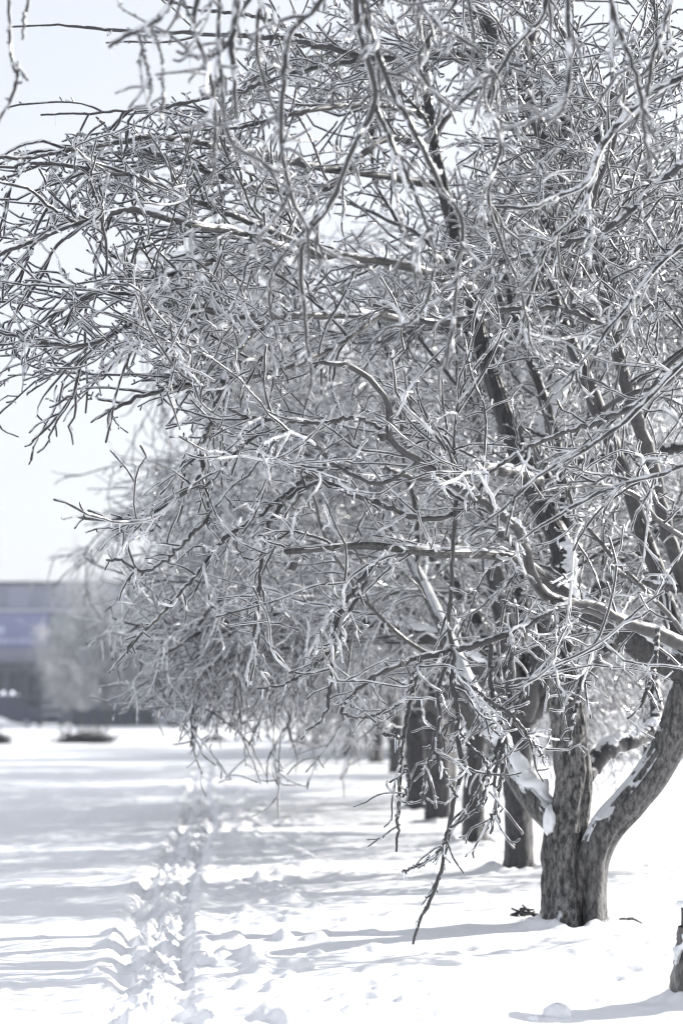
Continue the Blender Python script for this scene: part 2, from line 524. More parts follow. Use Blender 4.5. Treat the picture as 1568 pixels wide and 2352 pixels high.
# ------------------------------------------------------------------ the main tree
# each: list of (px, py, depth, width_px); depth None is interpolated
LIMBS = {
 'R':  [(1350,2132,16.36,70),(1356,2034,None,66),(1366,1963,None,66),(1396,1900,None,70),(1446,1845,None,72),(1503,1769,16.2,74),(1540,1694,None,70),(1562,1609,16.1,66),(1590,1500,None,64),(1604,1380,16.0,52),(1620,1230,None,42),(1600,1050,None,34),(1620,880,16.4,28),(1600,700,None,22),(1560,520,16.8,16)],
 'A':  [(1290,1900,16.45,60),(1225,1835,None,62),(1180,1770,None,56),(1148,1715,16.8,50),(1108,1645,None,42),(1070,1560,17.2,36),(1030,1470,None,30),(985,1370,17.6,26),(945,1290,None,22),(900,1210,18,16)],
 'K':  [(1345,1775,16.6,50),(1395,1720,None,46),(1450,1700,16.8,42),(1490,1682,None,40),(1508,1635,None,34),(1500,1560,17.2,28),(1515,1440,None,22)],
 'H':  [(1610,1560,16,62),(1560,1535,16,60),(1480,1492,None,62),(1400,1428,None,56),(1330,1396,15.6,44),(1260,1340,None,34),(1200,1294,None,28),(1130,1273,14.9,23),(1000,1268,None,21),(850,1252,14,19),(750,1258,None,17),(658,1265,13.5,15)],
 'G':  [(1640,1520,15.7,46),(1550,1470,None,44),(1440,1428,None,40),(1360,1400,None,36),(1265,1373,14.7,38),(1224,1330,None,36),(1206,1262,None,30),(1180,1210,14.3,28),(1100,1150,None,28),(1050,1120,None,26),(960,1060,13.8,24),(895,1008,None,23),(893,940,None,20),(858,880,13.5,19),(800,838,None,15),(735,832,13.3,10)],
 'D':  [(1430,1428,15.0,22),(1360,1388,None,22),(1280,1397,None,20),(1180,1448,14.4,19),(1060,1490,None,18),(960,1510,None,14),(900,1532,14,12),(850,1560,None,10),(795,1610,None,8),(783,1638,13.8,6)],
 'S1': [(1285,1560,16.5,60),(1300,1400,None,52),(1285,1250,None,50),(1235,1150,16.7,46),(1175,1000,None,43),(1140,900,None,40),(1105,790,None,36),(1075,640,17,31),(1040,520,None,27),(1010,400,None,24),(985,250,17.2,20),(975,100,None,17),(955,-60,17.5,13)],
 'S2': [(1310,1400,16.7,26),(1290,1100,None,25),(1262,960,None,24),(1225,850,17,20),(1185,735,None,17),(1150,600,17.2,13),(1135,470,None,9)],
 'S3': [(1585,1560,16.2,48),(1510,1320,None,40),(1460,1180,None,38),(1420,1060,16,36),(1380,960,None,35),(1320,810,None,34),(1270,690,15.8,31),(1248,560,None,28),(1262,420,None,30),(1243,310,None,33),(1192,195,15.7,33),(1140,100,None,29),(1085,-20,None,24),(1040,-120,15.6,18)],
 'S3b':[(1200,200,15.7,26),(1222,80,None,24),(1240,-60,15.9,20)],
 'S4': [(1600,1400,15.9,36),(1540,1250,None,34),(1490,1050,None,34),(1450,930,15.6,32),(1410,780,None,30),(1385,670,None,26),(1372,600,15.4,21),(1352,480,None,15),(1370,350,None,12),(1395,200,15.2,9)],
 'B':  [(1305,1330,17,34),(1262,1140,17.2,36),(1240,1020,None,38),(1290,905,17.5,36),(1350,795,None,32),(1415,700,17.9,26),(1520,620,None,20),(1620,520,18.2,14)],
 'J':  [(1240,1105,16.5,32),(1160,1082,None,29),(1060,1085,15.7,25),(960,1098,None,18),(880,1075,15.2,10)],
 'Q':  [(1615,1025,16.9,30),(1500,1035,None,27),(1400,1050,17.3,22),(1300,1068,17.7,15)],
 'Q2': [(1620,1340,16,30),(1540,1350,None,26),(1460,1335,15.7,18),(1400,1300,15.4,10)],
 'C1': [(1085,740,17,28),(960,738,None,24),(850,722,15.9,22),(700,725,None,19),(550,727,14.4,16),(450,706,None,13),(370,692,13.8,11),(300,742,None,9),(200,795,None,8),(100,788,13.3,8),(-20,792,13.1,6)],
 'C2': [(1080,660,16.9,26),(960,618,None,24),(820,592,15.9,22),(700,582,None,20),(620,562,14.9,19),(530,530,None,16),(440,518,None,14),(300,483,13.9,13),(180,512,None,10),(80,552,13.4,9),(-40,602,13.2,7)],
 'C3': [(740,588,15.4,15),(600,520,None,14),(470,470,None,12),(330,412,14.2,11),(250,398,None,10),(120,376,None,8),(-20,386,13.6,6)],
 'C4': [(1012,425,17.2,20),(850,400,None,18),(700,378,None,15),(520,340,15.6,12),(380,318,None,11),(200,338,None,9),(60,362,14,8),(-40,362,13.8,6)],
 'C5': [(1192,170,15.9,22),(1080,124,None,21),(980,128,None,19),(850,132,15.4,15),(760,110,None,13),(640,86,None,11),(520,80,14.8,9),(380,74,None,8),(250,68,None,7),(140,58,14.4,5),(20,62,14.3,4)],
 'C6': [(860,132,15.4,12),(700,160,None,10),(560,205,15,9),(400,240,None,8),(260,256,None,6),(95,264,14.5,4)],
 'C7': [(985,270,17.2,16),(860,240,None,13),(700,255,16,11),(560,290,None,8),(430,300,15.4,6),(300,345,15.2,4)],
 'C8': [(1000,350,17.2,18),(880,320,None,15),(740,440,16.2,13),(600,430,None,12),(470,395,15.4,10),(350,350,None,7),(240,300,14.8,5)],
 'C9': [(700,90,15.2,9),(600,40,None,8),(450,20,15,7),(330,-20,15,6)],
 'C10':[(560,560,15.2,13),(440,620,None,12),(330,640,14.6,11),(210,680,None,9),(110,730,None,7),(-20,800,14,5)],
 'C11':[(900,700,15.9,14),(760,800,None,12),(600,860,14.8,11),(450,880,None,10),(330,910,14,9),(240,950,None,7),(210,970,13.7,4)],
 'E1': [(600,735,14.5,16),(548,800,None,15),(515,870,13.9,14),(490,950,None,13),(470,1010,13.7,12),(455,1095,None,11),(395,1152,None,9),(300,1194,13.3,8),(188,1190,13.2,6)],
 'E2': [(462,1080,13.7,9),(480,1180,None,9),(440,1225,None,8),(395,1275,None,8),(330,1312,13.4,7),(285,1290,None,6),(245,1286,13.3,5)],
 'E3': [(770,1050,14.2,13),(690,1110,None,12),(610,1170,None,11),(520,1235,13.8,10),(440,1330,None,9),(370,1412,None,8),(300,1482,13.4,7),(294,1500,13.4,5)],
 'E4': [(930,1268,14.2,10),(870,1295,None,9),(815,1350,None,9),(775,1430,14,8),(762,1540,None,8),(745,1640,None,7),(700,1680,13.8,5)],
 'E4b':[(860,1300,14.1,8),(805,1400,None,8),(770,1480,None,8),(700,1545,14,7),(650,1572,None,7),(592,1581,13.8,5)],
 'E5': [(1047,1150,14.2,10),(1041,1230,None,8),(1037,1330,None,8),(1030,1430,None,8),(1040,1500,14.2,10),(1038,1570,None,11),(1052,1640,None,10),(1050,1700,14.2,10),(1062,1760,None,9),(1042,1840,None,9),(1030,1905,None,9),(1016,1985,14.2,8),(1000,2040,None,7),(968,2100,None,7),(948,2168,14.2,5)],
 'E20':[(1036,1500,14.1,9),(1005,1590,None,8),(1010,1650,None,8),(985,1740,14,7),(968,1845,14,6)],
 'E21':[(1062,1700,14.2,8),(1120,1760,None,8),(1100,1850,14.1,7),(1035,1900,14.1,6)],
 'E22':[(1052,1640,14.1,8),(1000,1700,None,7),(1018,1770,None,7),(1050,1830,14,6)],
 'E23':[(1030,1905,14.1,7),(1010,1950,None,7),(985,1975,None,7),(925,2003,14,5)],
 'E24':[(925,1700,14.2,7),(905,1690,None,7),(878,1685,14.1,6)],
 'E25':[(930,1760,14.1,8),(940,1800,None,8),(925,1830,14.1,6)],
 'E26':[(1160,1700,14.3,8),(1135,1790,None,7),(1142,1850,None,7),(1118,1895,14.3,5)],
 'E6': [(1125,1470,14.4,10),(1130,1600,None,10),(1160,1700,14.4,9),(1143,1820,None,8),(1125,1915,14.4,5)],
 'E7': [(965,1508,14.2,10),(945,1600,None,9),(925,1700,14.2,8),(917,1820,None,7),(910,1955,14.2,5)],
 'E8': [(783,1638,13.8,6),(840,1646,None,7),(905,1625,13.9,7),(932,1590,14,7),(960,1520,14.1,8)],
 'E9': [(1290,1430,14.6,11),(1240,1500,None,10),(1195,1600,14.4,10),(1150,1700,None,9),(1105,1800,14.3,7),(1045,1895,14.2,7)],
 'E10':[(1510,1440,14.9,10),(1500,1540,None,9),(1470,1620,14.7,8),(1440,1650,14.6,5)],
 'E11':[(1390,1420,14.8,10),(1345,1530,None,9),(1318,1640,14.6,8),(1304,1725,14.5,5)],
 'E12':[(1150,1700,14.4,9),(1175,1640,None,9),(1165,1560,14.4,9),(1200,1450,14.4,10),(1290,1390,14.6,12)],
 'E13':[(1040,1540,14.2,9),(1110,1600,None,9),(1180,1650,14.3,8),(1250,1740,14.3,5)],
 'E14':[(890,1000,13.8,9),(830,960,None,9),(740,970,13.7,9),(640,965,None,8),(560,955,None,7),(525,938,13.4,6)],
 'E15':[(960,1060,13.8,10),(870,1110,None,9),(760,1060,13.8,8),(700,1000,None,8),(590,1000,None,7),(480,1110,13.5,6),(455,1120,13.5,4)],
 'E16':[(1110,1150,14.3,14),(1000,1190,None,13),(900,1170,None,12),(800,1130,14,12),(720,1110,None,10),(620,1200,13.9,9),(590,1400,None,7),(580,1500,13.8,5)],
 'E17':[(1500,700,15.4,14),(1380,740,None,13),(1300,712,15,12),(1180,708,None,12),(1000,740,14.6,10),(860,700,None,8)],
 'E18':[(1620,800,15,20),(1500,900,None,17),(1400,960,14.6,14),(1250,1010,None,10),(1130,1080,14.2,8),(1090,1160,14.1,6)],
 'E19':[(1620,330,15.2,22),(1500,430,None,20),(1400,520,14.8,17),(1300,560,None,13),(1160,600,14.4,10),(1050,640,14.2,7)],
}
ROOT_T = P(1320, 2118, 16.36); ROOT_T[2] = gz(ROOT_T[0], ROOT_T[1]) - .03
tree = empty('apple_tree', ROOT_T, label='nearest leafless apple tree, thick forked trunk and ice-coated twigs filling the view', category='tree', group='apple trees in the row')
MPP = 1.0 / F
HAZE = .0006


def hand(rows):
    ds = [r[2] for r in rows]
    k = [i for i, d in enumerate(ds) if d is not None]
    dd = np.interp(range(len(rows)), k, [ds[i] for i in k])
    pts = [P(r[0], r[1], d) for r, d in zip(rows, dd)]
    rad = [max(r[3], 4) * d * MPP * .5 * (1.22 if r[3] < 17 else 1) for r, d in zip(rows, dd)]
    return pts, rad


def tree_part(name, V, Q, m, root, **pr):
    return link(name, mesh_np(name, local(V, root.location), Q), m, root, **pr)


# trunk: main stem, with roots flaring into the snow
tp, tr = hand([(1300,2140,16.4,104),(1298,2060,None,98),(1296,1980,None,98),(1300,1910,None,92),(1312,1840,None,80),(1314,1760,16.45,76),(1306,1680,None,75),(1296,1600,None,70),(1286,1520,16.5,62)])
V, Q = bark_tube(tp, tr, 190, 80, .30, 3, .38)
trunk = tree_part('trunk', V, Q, M_BARK, tree)

limb_paths = []
for key, rows in LIMBS.items():
    pts, rad = hand(rows)
    if key == 'G':
        rad = [q * .78 for q in rad]
    p, r = resample(pts, rad, 30, jit=.006)
    limb_paths.append((p, r))
    big = max(rad) > .075
    if big:
        V, Q = bark_tube(pts, rad, 150, 48, .26, len(key) + ord(key[0]), .45 if key == 'R' else 0)
        tree_part('limb', V, Q, M_BARK_ARM if key in 'RAK' else M_BARK_FAR, tree)
    else:
        p2, r2 = resample(pts, rad, 60, jit=.0025)
        p2[1:-1] += .006 * rng.normal(size=(58, 3)) * (rng.random((58, 1)) < .3)
        V, Q = tubes(p2[None], r2[None], 12 if max(rad) > .03 else 8, bump=.05)
        tree_part('limb', V, Q, M_LIMB, tree)

# knots (cut collars) on the limbs
for (px, py, d, s) in [(880, 1004, 13.62, 11), (1155, 1228, 14.2, 16), (672, 1300, 13.6, 13)]:
    c = P(px, py, d); k = s * d * MPP
    p = np.array([c + np.array([0, .02, 0]), c, c + np.array([-.5 * k, -k, .2 * k]), c + np.array([-.7 * k, -1.5 * k, .3 * k])])
    V, Q = tubes(p[None], (np.array([.8, 1.0, .9, .55]) * k)[None], 10, bump=.12)
    tree_part('knot', V, Q, M_BARK_FAR, tree)

# snow lying on the thick arms
SNOWS = [('A', 0.0, .62, .85, .55), ('R', .30, .52, .7, .3), ('H', 0.03, .42, .85, .6), ('B', .22, .75, .95, .7), ('S3', 0, .12, .8, .5), ('J', .1, .6, .8, .5), ('C2', .25, .9, .7, .6), ('C1', .15, .5, .7, .5), ('Q2', .1, .6, .8, .6), ('C3', .1, .7, .7, .5), ('G', .50, .62, .7, .5), ('C4', .2, .7, .7, .5), ('K', .1, .6, .7, .4), ('H', .5, .85, .6, .4), ('S1', .10, .22, .8, .8)]
for k, (key, a, b, wd, th) in enumerate(SNOWS):
    pts, rad = hand(LIMBS[key])
    p, r = resample(pts, rad, 60)
    i0, i1 = int(a * 59), max(int(b * 59), int(a * 59) + 4)
    V, Q = snow_strip(p[i0:i1:3] if i1 - i0 > 9 else p[i0:i1], (r[i0:i1:3] if i1 - i0 > 9 else r[i0:i1]), 100 + k, wd, th)
    tree_part('snow_cover', V, Q, M_SNOW, tree)
# snow lodged in the trunk crotches
for (px, py, d, sx, sz) in [(1260, 1885, 16.36, .04, .09), (1357, 1915, 16.30, .02, .09), (1374, 1880, 16.26, .045, .02)]:
    c = P(px, py, d)
    g = np.random.default_rng(int(px))
    K, S = 9, 14
    V = []
    for a in range(K):
        ph = np.pi * (a + .02) / (K - .96)
        for b in range(S):
            t = 2 * np.pi * b / S
            q = 1 + .5 * float(fbm(np.array([t * 1.3 + px]), np.array([ph * 3]), 3)[0])
            V.append(c + np.array([sx * math.sin(ph) * math.cos(t), .09 * math.sin(ph) * math.sin(t), sz * math.cos(ph)]) * q)
    V = np.array(V); i = np.arange(K - 1)[:, None] * S; j = np.arange(S)[None]; j2 = (j + 1) % S
    tree_part('snow_cover', V, np.stack([i + j, i + S + j, i + S + j2, i + j2], -1).reshape(-1, 4), M_SNOW, tree)


def projpx(Pt):
    x, y, z = Pt[..., 0], Pt[..., 1], Pt[..., 2] - CAMH
    c, s = math.cos(PITCH), math.sin(PITCH)
    dep = y * c + z * s; up = -y * s + z * c
    return CX + x / dep * F, CY - up / dep * F


# crown of this tree ends where the real crown ends: nothing below its skirt, little at the upper left
def keep_main(Pt):
    px, py = projpx(Pt[:, -1])
    low = np.interp(px, [-400, 0, 180, 300, 450, 600, 780, 950, 1250, 1600, 2200], [1000, 1000, 1230, 1500, 1540, 1620, 1720, 1850, 1780, 1760, 1900])
    ok = py < low
    sky = (px < 560) & (py < 270 - (px - 250) * .35)
    ok &= ~(sky & (rng.random(len(px)) < .93))
    hole = ((px - 730) / 60) ** 2 + ((py - 310) / 70) ** 2 < 1
    hole |= ((px - 560) / 45) ** 2 + ((py - 455) / 35) ** 2 < 1
    ok &= ~(hole & (rng.random(len(px)) < .8))
    trunkzone = (px > 1180) & (py > 1560)
    ok &= ~(trunkzone & (rng.random(len(px)) < .7))
    front = Pt[:, -1, 1] < 16.2
    q = rng.random(len(px))
    ok &= ~((px > 900) & (py > 700) & (py < 1620) & front & (q < .50))
    ok &= ~((px < 950) & (py > 880) & (q < .45))
    ok &= ~((px < 1100) & (py > 1280) & (q < .70))
    return ok


# more limbs of the same crown, towards the camera, away from it and to the right
CEN = np.array([ROOT_T[0], ROOT_T[1], 3.2])
lp = np.stack([p for p, r in limb_paths]); lr = np.stack([r for p, r in limb_paths])
stems = [list(LIMBS).index(k) for k in ('R', 'S1', 'S2', 'S3', 'S4', 'B', 'A')]
g1 = np.random.default_rng(11)
XL = grow((lp[stems], lr[stems]), 58, .35, .98, (1.6, 3.4), (62, 18), 22, .020, .009, .10, (0, 0, -.012), g1, CEN, .55, keep_main)
for i in range(len(XL[0])):
    V, Q = tubes(XL[0][i:i + 1], XL[1][i:i + 1], 8, bump=.05, g=g1)
    tree_part('limb', V, Q, M_LIMB, tree)


def rs(p, r, K):
    o = [resample(a, b, K) for a, b in zip(p, r)]
    return np.stack([a for a, b in o]), np.stack([b for a, b in o])


X30 = rs(XL[0], XL[1], 30)
allL = (np.concatenate([lp[1:], X30[0]]), np.concatenate([np.minimum(lr[1:], .03), X30[1]]))
L1 = grow(allL, 330, .12, 1, (.5, 2.0), (44, 18), 16, .0135, .0084, .12, (0, 0, -.035), g1, CEN, .55, keep_main, .06, .8)
for i in range(len(L1[0])):
    V, Q = tubes(L1[0][i:i + 1], L1[1][i:i + 1], 7, bump=.06, g=g1)
    tree_part('branch', V, Q, M_TWIG, tree)
L1b = (np.concatenate([rs(L1[0], L1[1], 30)[0], allL[0]]), np.concatenate([rs(L1[0], L1[1], 30)[1], np.minimum(allL[1], .012)]))
L2 = grow(L1b, 3600, .08, 1, (.2, 1.0), (42, 17), 9, .0104, .0076, .145, (0, 0, -.03), g1, CEN, .30, keep_main, .07, .85)
L3 = grow(L2, 8200, .1, 1, (.06, .36), (46, 18), 6, .0090, .0066, .20, (0, 0, -.02), g1, CEN, .15, keep_main, .08)
L3b = grow(L1b, 1700, .05, 1, (.05, .22), (65, 20), 5, .0086, .0070, .25, (0, 0, .03), g1, None, 0, keep_main, .08)
L4 = grow(L2, 6500, .05, 1, (.02, .06), (62, 15), 3, .0084, .0078, .2, (0, 0, 0), g1, None, 0, None, .1)
L4b = grow((L3[0], L3[1]), 6000, .1, 1, (.02, .045), (62, 15), 3, .0078, .0072, .2, (0, 0, 0), g1, None, 0, None, .1)
eidx = [i for i, k in enumerate(LIMBS) if k[0] == 'E' or k == 'D']
EL = (lp[eidx], np.minimum(lr[eidx], .012))
E1 = grow(EL, 150, .15, 1, (.12, .5), (42, 16), 9, .0088, .0062, .15, (0, 0, -.07), g1, None, 0, None, .08)
E2 = grow((np.concatenate([rs(*E1, 30)[0], EL[0]]), np.concatenate([rs(*E1, 30)[1], EL[1]])), 420, .1, 1, (.03, .16), (55, 16), 6, .0078, .0060, .22, (0, 0, -.03), g1, None, 0, None, .1)
V, Q = merge([tubes(*E1, 6, g=g1), tubes(*E2, 5, g=g1), tubes(*L2, 5, g=g1), tubes(*L3, 4, g=g1), tubes(*L3b, 4, g=g1), tubes(*L4, 3, g=g1), tubes(*L4b, 3, g=g1)])
tree_part('twigs', V, Q, M_TWIG, tree, kind='stuff')


def icicles(par, n, g, lo=.02, hi=.075):
    Pp, Rp = par
    N, K, _ = Pp.shape
    idx = g.integers(0, N, n); k = g.integers(1, K - 1, n)
    b = Pp[idx, k] - np.array([0, 0, 1]) * Rp[idx, k][:, None] * .6
    ln = lo + (hi - lo) * g.random(n) ** 2.2
    d = nrm(np.array([0, 0, -1.]) + g.normal(size=(n, 3)) * .06)
    Pt = np.stack([b, b + d * ln[:, None] * .45, b + d * ln[:, None]], 1)
    Rd = np.stack([np.full(n, .0042), np.full(n, .0032), np.full(n, .0016)], 1)
    return tubes(Pt, Rd, 4, g=g)


V, Q = merge([icicles((L1[0], L1[1]), 500, g1), icicles((L2[0], L2[1]), 900, g1, .015, .06), icicles((lp, lr), 260, g1, .02, .09)])
tree_part('icicles', V, Q, M_GLASS, tree, kind='stuff')

# ------------------------------------------------------------------ the near tree, its trunk right of the view, branches hanging in from above
NX, NY = 3.7, 9.9
near = empty('apple_tree', (NX, NY, gz(NX, NY)), label='apple tree close to the camera whose long ice-coated branches hang in from above', category='tree', group='apple trees in the row')
gN = np.random.default_rng(23)
trk = [(NX, NY, -.1), (NX - .02, NY, .5), (NX - .1, NY + .05, 1.1), (NX - .15, NY, 1.7)]
V, Q = bark_tube(trk, [.21, .17, .16, .15], 60, 30, .16, 8, .15)
tree_part('trunk', V, Q, M_BARK, near)
top = np.array(trk[-1])
over = [
 [top, (3.1, 9.8, 3.0), (2.2, 9.7, 4.2), (1.3, 9.6, 4.85), (.5, 9.6, 5.0), (-.3, 9.5, 4.95), (-1.0, 9.4, 4.75), (-1.7, 9.3, 4.5)],
 [top, (3.3, 10.4, 3.0), (2.6, 10.9, 4.2), (1.6, 11.0, 5.0), (.6, 10.9, 5.15), (-.4, 10.7, 5.0)],
 [top, (3.6, 10.8, 2.8), (2.9, 11.6, 3.7), (2.3, 11.7, 4.4), (1.7, 11.6, 4.9)],
 [top, (4.2, 10.0, 3.0), (5.0, 10.2, 4.2), (6.0, 10.3, 4.8)],
 [top, (3.8, 9.0, 3.0), (3.9, 8.0, 4.2), (3.6, 7.0, 4.9)],
 [top, (3.7, 10.0, 3.2), (3.4, 10.4, 4.8), (3.2, 10.8, 6.0)],
]
nl = []
for q in over:
    p, r = resample(q, [.10, .07, .05, .035, .022, .014], 30, jit=.006)
    nl.append((p, r))
    V, Q = tubes(p[None], r[None], 12, bump=.05, g=gN)
    tree_part('limb', V, Q, M_LIMB, near)
NB = [
 [(815,-150,9.6,15),(828,-40,None,15),(836,20,None,14),(848,70,None,14),(902,211,None,13),(960,316,9.8,12),(1013,432,None,11),(1060,506,10,10),(1052,620,None,8),(1040,738,None,8),(1022,845,10.1,5)],
 [(800,-150,9.6,14),(812,-30,None,14),(823,68,None,13),(855,174,None,13),(860,240,9.8,13),(802,358,None,12),(765,458,10,12),(722,515,None,11),(697,560,None,11),(690,630,10.1,10),(700,730,None,9),(712,840,10.2,6)],
 [(860,240,9.8,12),(905,340,None,11),(950,440,None,9),(980,520,9.9,9),(1002,592,10,5)],
 [(760,-130,9.5,13),(744,-10,None,13),(691,47,None,13),(660,90,None,13),(649,211,9.5,12),(646,342,None,10),(675,464,9.7,9),(712,532,9.7,6)],
 [(470,-130,9.2,11),(457,-10,None,11),(444,53,None,11),(470,137,9.2,10),(491,227,None,10),(494,358,None,8),(480,432,9.3,5)],
 [(440,-90,9.2,12),(396,0,None,13),(365,42,None,13),(317,68,9.1,13),(275,90,None,12),(252,108,9.1,8)],
 [(349,62,9.1,7),(372,130,None,7),(375,211,9.1,8),(370,276,9.1,7)],
 [(317,70,9.1,7),(335,140,None,7),(346,200,9.1,9),(340,232,9.1,8)],
 [(560,-120,9.3,13),(546,0,None,14),(533,95,9.3,15),(538,158,None,12),(544,269,9.3,7)],
 [(533,95,9.3,11),(486,126,None,11),(440,128,None,10),(407,118,9.3,7)],
 [(500,-120,9.3,9),(504,0,None,9),(504,158,9.3,9),(528,316,None,9),(600,370,9.5,8),(642,398,9.5,5)],
 [(15,-160,9.4,7),(20,-20,None,7),(26,130,9.4,8),(40,176,None,9),(30,220,None,8),(12,250,None,7),(-4,285,9.4,5)],
 [(30,140,9.4,6),(50,165,9.4,7),(64,184,9.4,7)],
 [(80,-160,9.4,7),(68,-10,None,7),(58,30,None,8),(52,90,9.4,5)],
 [(1330,-140,9.2,10),(1303,0,None,11),(1306,100,None,11),(1303,200,9.2,12),(1288,251,None,12),(1253,278,9.2,9)],
 [(1390,-140,9.3,10),(1403,0,None,11),(1438,115,9.3,11),(1469,211,None,11),(1482,330,9.4,8),(1500,400,9.5,5)],
 [(1560,-60,9.8,10),(1534,25,None,10),(1499,130,9.8,10),(1484,216,None,9),(1450,300,9.9,6)],
 [(1760,60,11.6,26),(1640,130,None,22),(1568,175,11.5,20),(1479,222,None,19),(1383,331,11.3,16),(1348,416,None,13),(1270,455,None,11),(1212,477,11,9),(1100,470,None,7)],
 [(1383,331,11.3,9),(1340,470,None,9),(1260,560,11.2,8),(1210,700,None,8),(1190,790,11.2,5)],
 [(1240,-150,10.4,11),(1250,20,None,11),(1180,110,10.4,10),(1120,220,None,9),(1150,330,10.6,9),(1120,440,None,8),(1150,560,10.8,7),(1190,650,None,7),(1215,760,11,5)],
 [(1060,-150,10.2,10),(1050,-10,None,10),(1000,60,None,10),(960,150,10.2,9),(1010,240,None,8),(980,330,10.4,5)],
 [(1000,590,10.1,9),(980,690,None,9),(940,740,10.3,9),(880,760,None,7),(830,820,10.4,5)],
 [(640,-150,9.5,9),(600,0,None,9),(590,110,9.5,9),(610,200,None,8),(640,280,9.6,7),(625,330,9.6,5)],
 [(920,-150,9.9,9),(960,-10,None,9),(1010,60,9.9,9),(1090,110,None,8),(1150,190,10,6)],
 [(765,458,10,9),(640,600,None,8),(620,700,10.2,7),(650,830,10.2,5)],
 [(1620,520,11.5,12),(1520,600,None,11),(1440,700,11.4,9),(1360,800,None,8),(1290,880,11.3,5)],
 [(1640,760,11.8,14),(1540,860,None,12),(1440,960,11.7,11),(1330,1040,None,10),(1240,1090,11.7,8),(1140,1180,None,6),(1060,1230,11.7,5)],
 [(1660,1000,12,12),(1540,1080,None,11),(1400,1120,12,10),(1270,1190,None,8),(1180,1250,12,5)],
]
nb = []
for q in NB:
    pts, rad = hand(q)
    if q[0][1] < -100 or q[0][0] > 1600:      # carry the branch up to the nearest overhead limb
        t = pts[0]
        allp = np.concatenate([p for p, r in nl])
        k = np.argmin(np.linalg.norm(allp - t, axis=1))
        a = allp[k]
        pts = [a, (a + t) / 2 + np.array([0, 0, .06])] + list(pts); rad = [rad[0] * 1.3, rad[0] * 1.1] + list(rad)
    p, r = resample(pts, rad, 30, jit=.004, g=gN)
    nb.append((p, r))
    p2, r2 = resample(pts, rad, 48, jit=.0022, g=gN)
    V, Q = tubes(p2[None], r2[None], 9, bump=.05, g=gN)
    tree_part('branch', V, Q, M_TWIG, near)
nbp = (np.stack([a for a, b in nb]), np.stack([b for a, b in nb]))
nlp = (np.stack([a for a, b in nl]), np.minimum(np.stack([b for a, b in nl]), .012))


def keep_near(Pt):
    px, py = projpx(Pt[:, -1])
    ok = ~((px < 560) & (py > 300)) & ~((px > 75) & (px < 250) & (py > -20))
    ok &= ~((px < 75) & (py > 300)) & (py < 1350) & ~((px < 200) & (py > 0) & (gN.random(len(px)) < .8))
    return ok


N1 = grow(nbp, 190, .2, 1, (.15, .55), (38, 16), 12, .0088, .0058, .13, (0, 0, -.08), gN, None, 0, keep_near, .08)
for i in range(len(N1[0])):
    V, Q = tubes(N1[0][i:i + 1], N1[1][i:i + 1], 7, bump=.06, g=gN)
    tree_part('branch', V, Q, M_TWIG, near)
N1n = rs(N1[0], N1[1], 30)
NC = (np.concatenate([nbp[0], N1n[0]]), np.concatenate([nbp[1], N1n[1]]))
N2 = grow(NC, 330, .15, 1, (.05, .25), (48, 16), 7, .0074, .0062, .2, (0, 0, -.05), gN, None, 0, keep_near, .08)
N3 = grow(NC, 900, .1, 1, (.012, .04), (62, 15), 3, .0076, .0070, .2, (0, 0, 0), gN, None, 0, None, .1)


def keep_off(Pt):
    px, py = projpx(Pt)
    return ~(((px > -100) & (px < 1700) & (py > -60)).any(1))


N4 = grow(nlp, 260, .15, 1, (.4, 1.5), (50, 18), 10, .0095, .006, .13, (0, 0, -.04), gN, None, 0, keep_off, .06)
N5 = grow(N4, 1400, .1, 1, (.1, .5), (48, 18), 6, .0062, .005, .18, (0, 0, -.03), gN, None, 0, keep_off, .06)
V, Q = merge([tubes(*N2, 5, g=gN), tubes(*N3, 4, g=gN), tubes(*N4, 5, g=gN), tubes(*N5, 4, g=gN)])
tree_part('twigs', V, Q, M_TWIG, near, kind='stuff')
V, Q = icicles(nbp, 160, gN, .02, .06)
tree_part('icicles', V, Q, M_GLASS, near, kind='stuff')

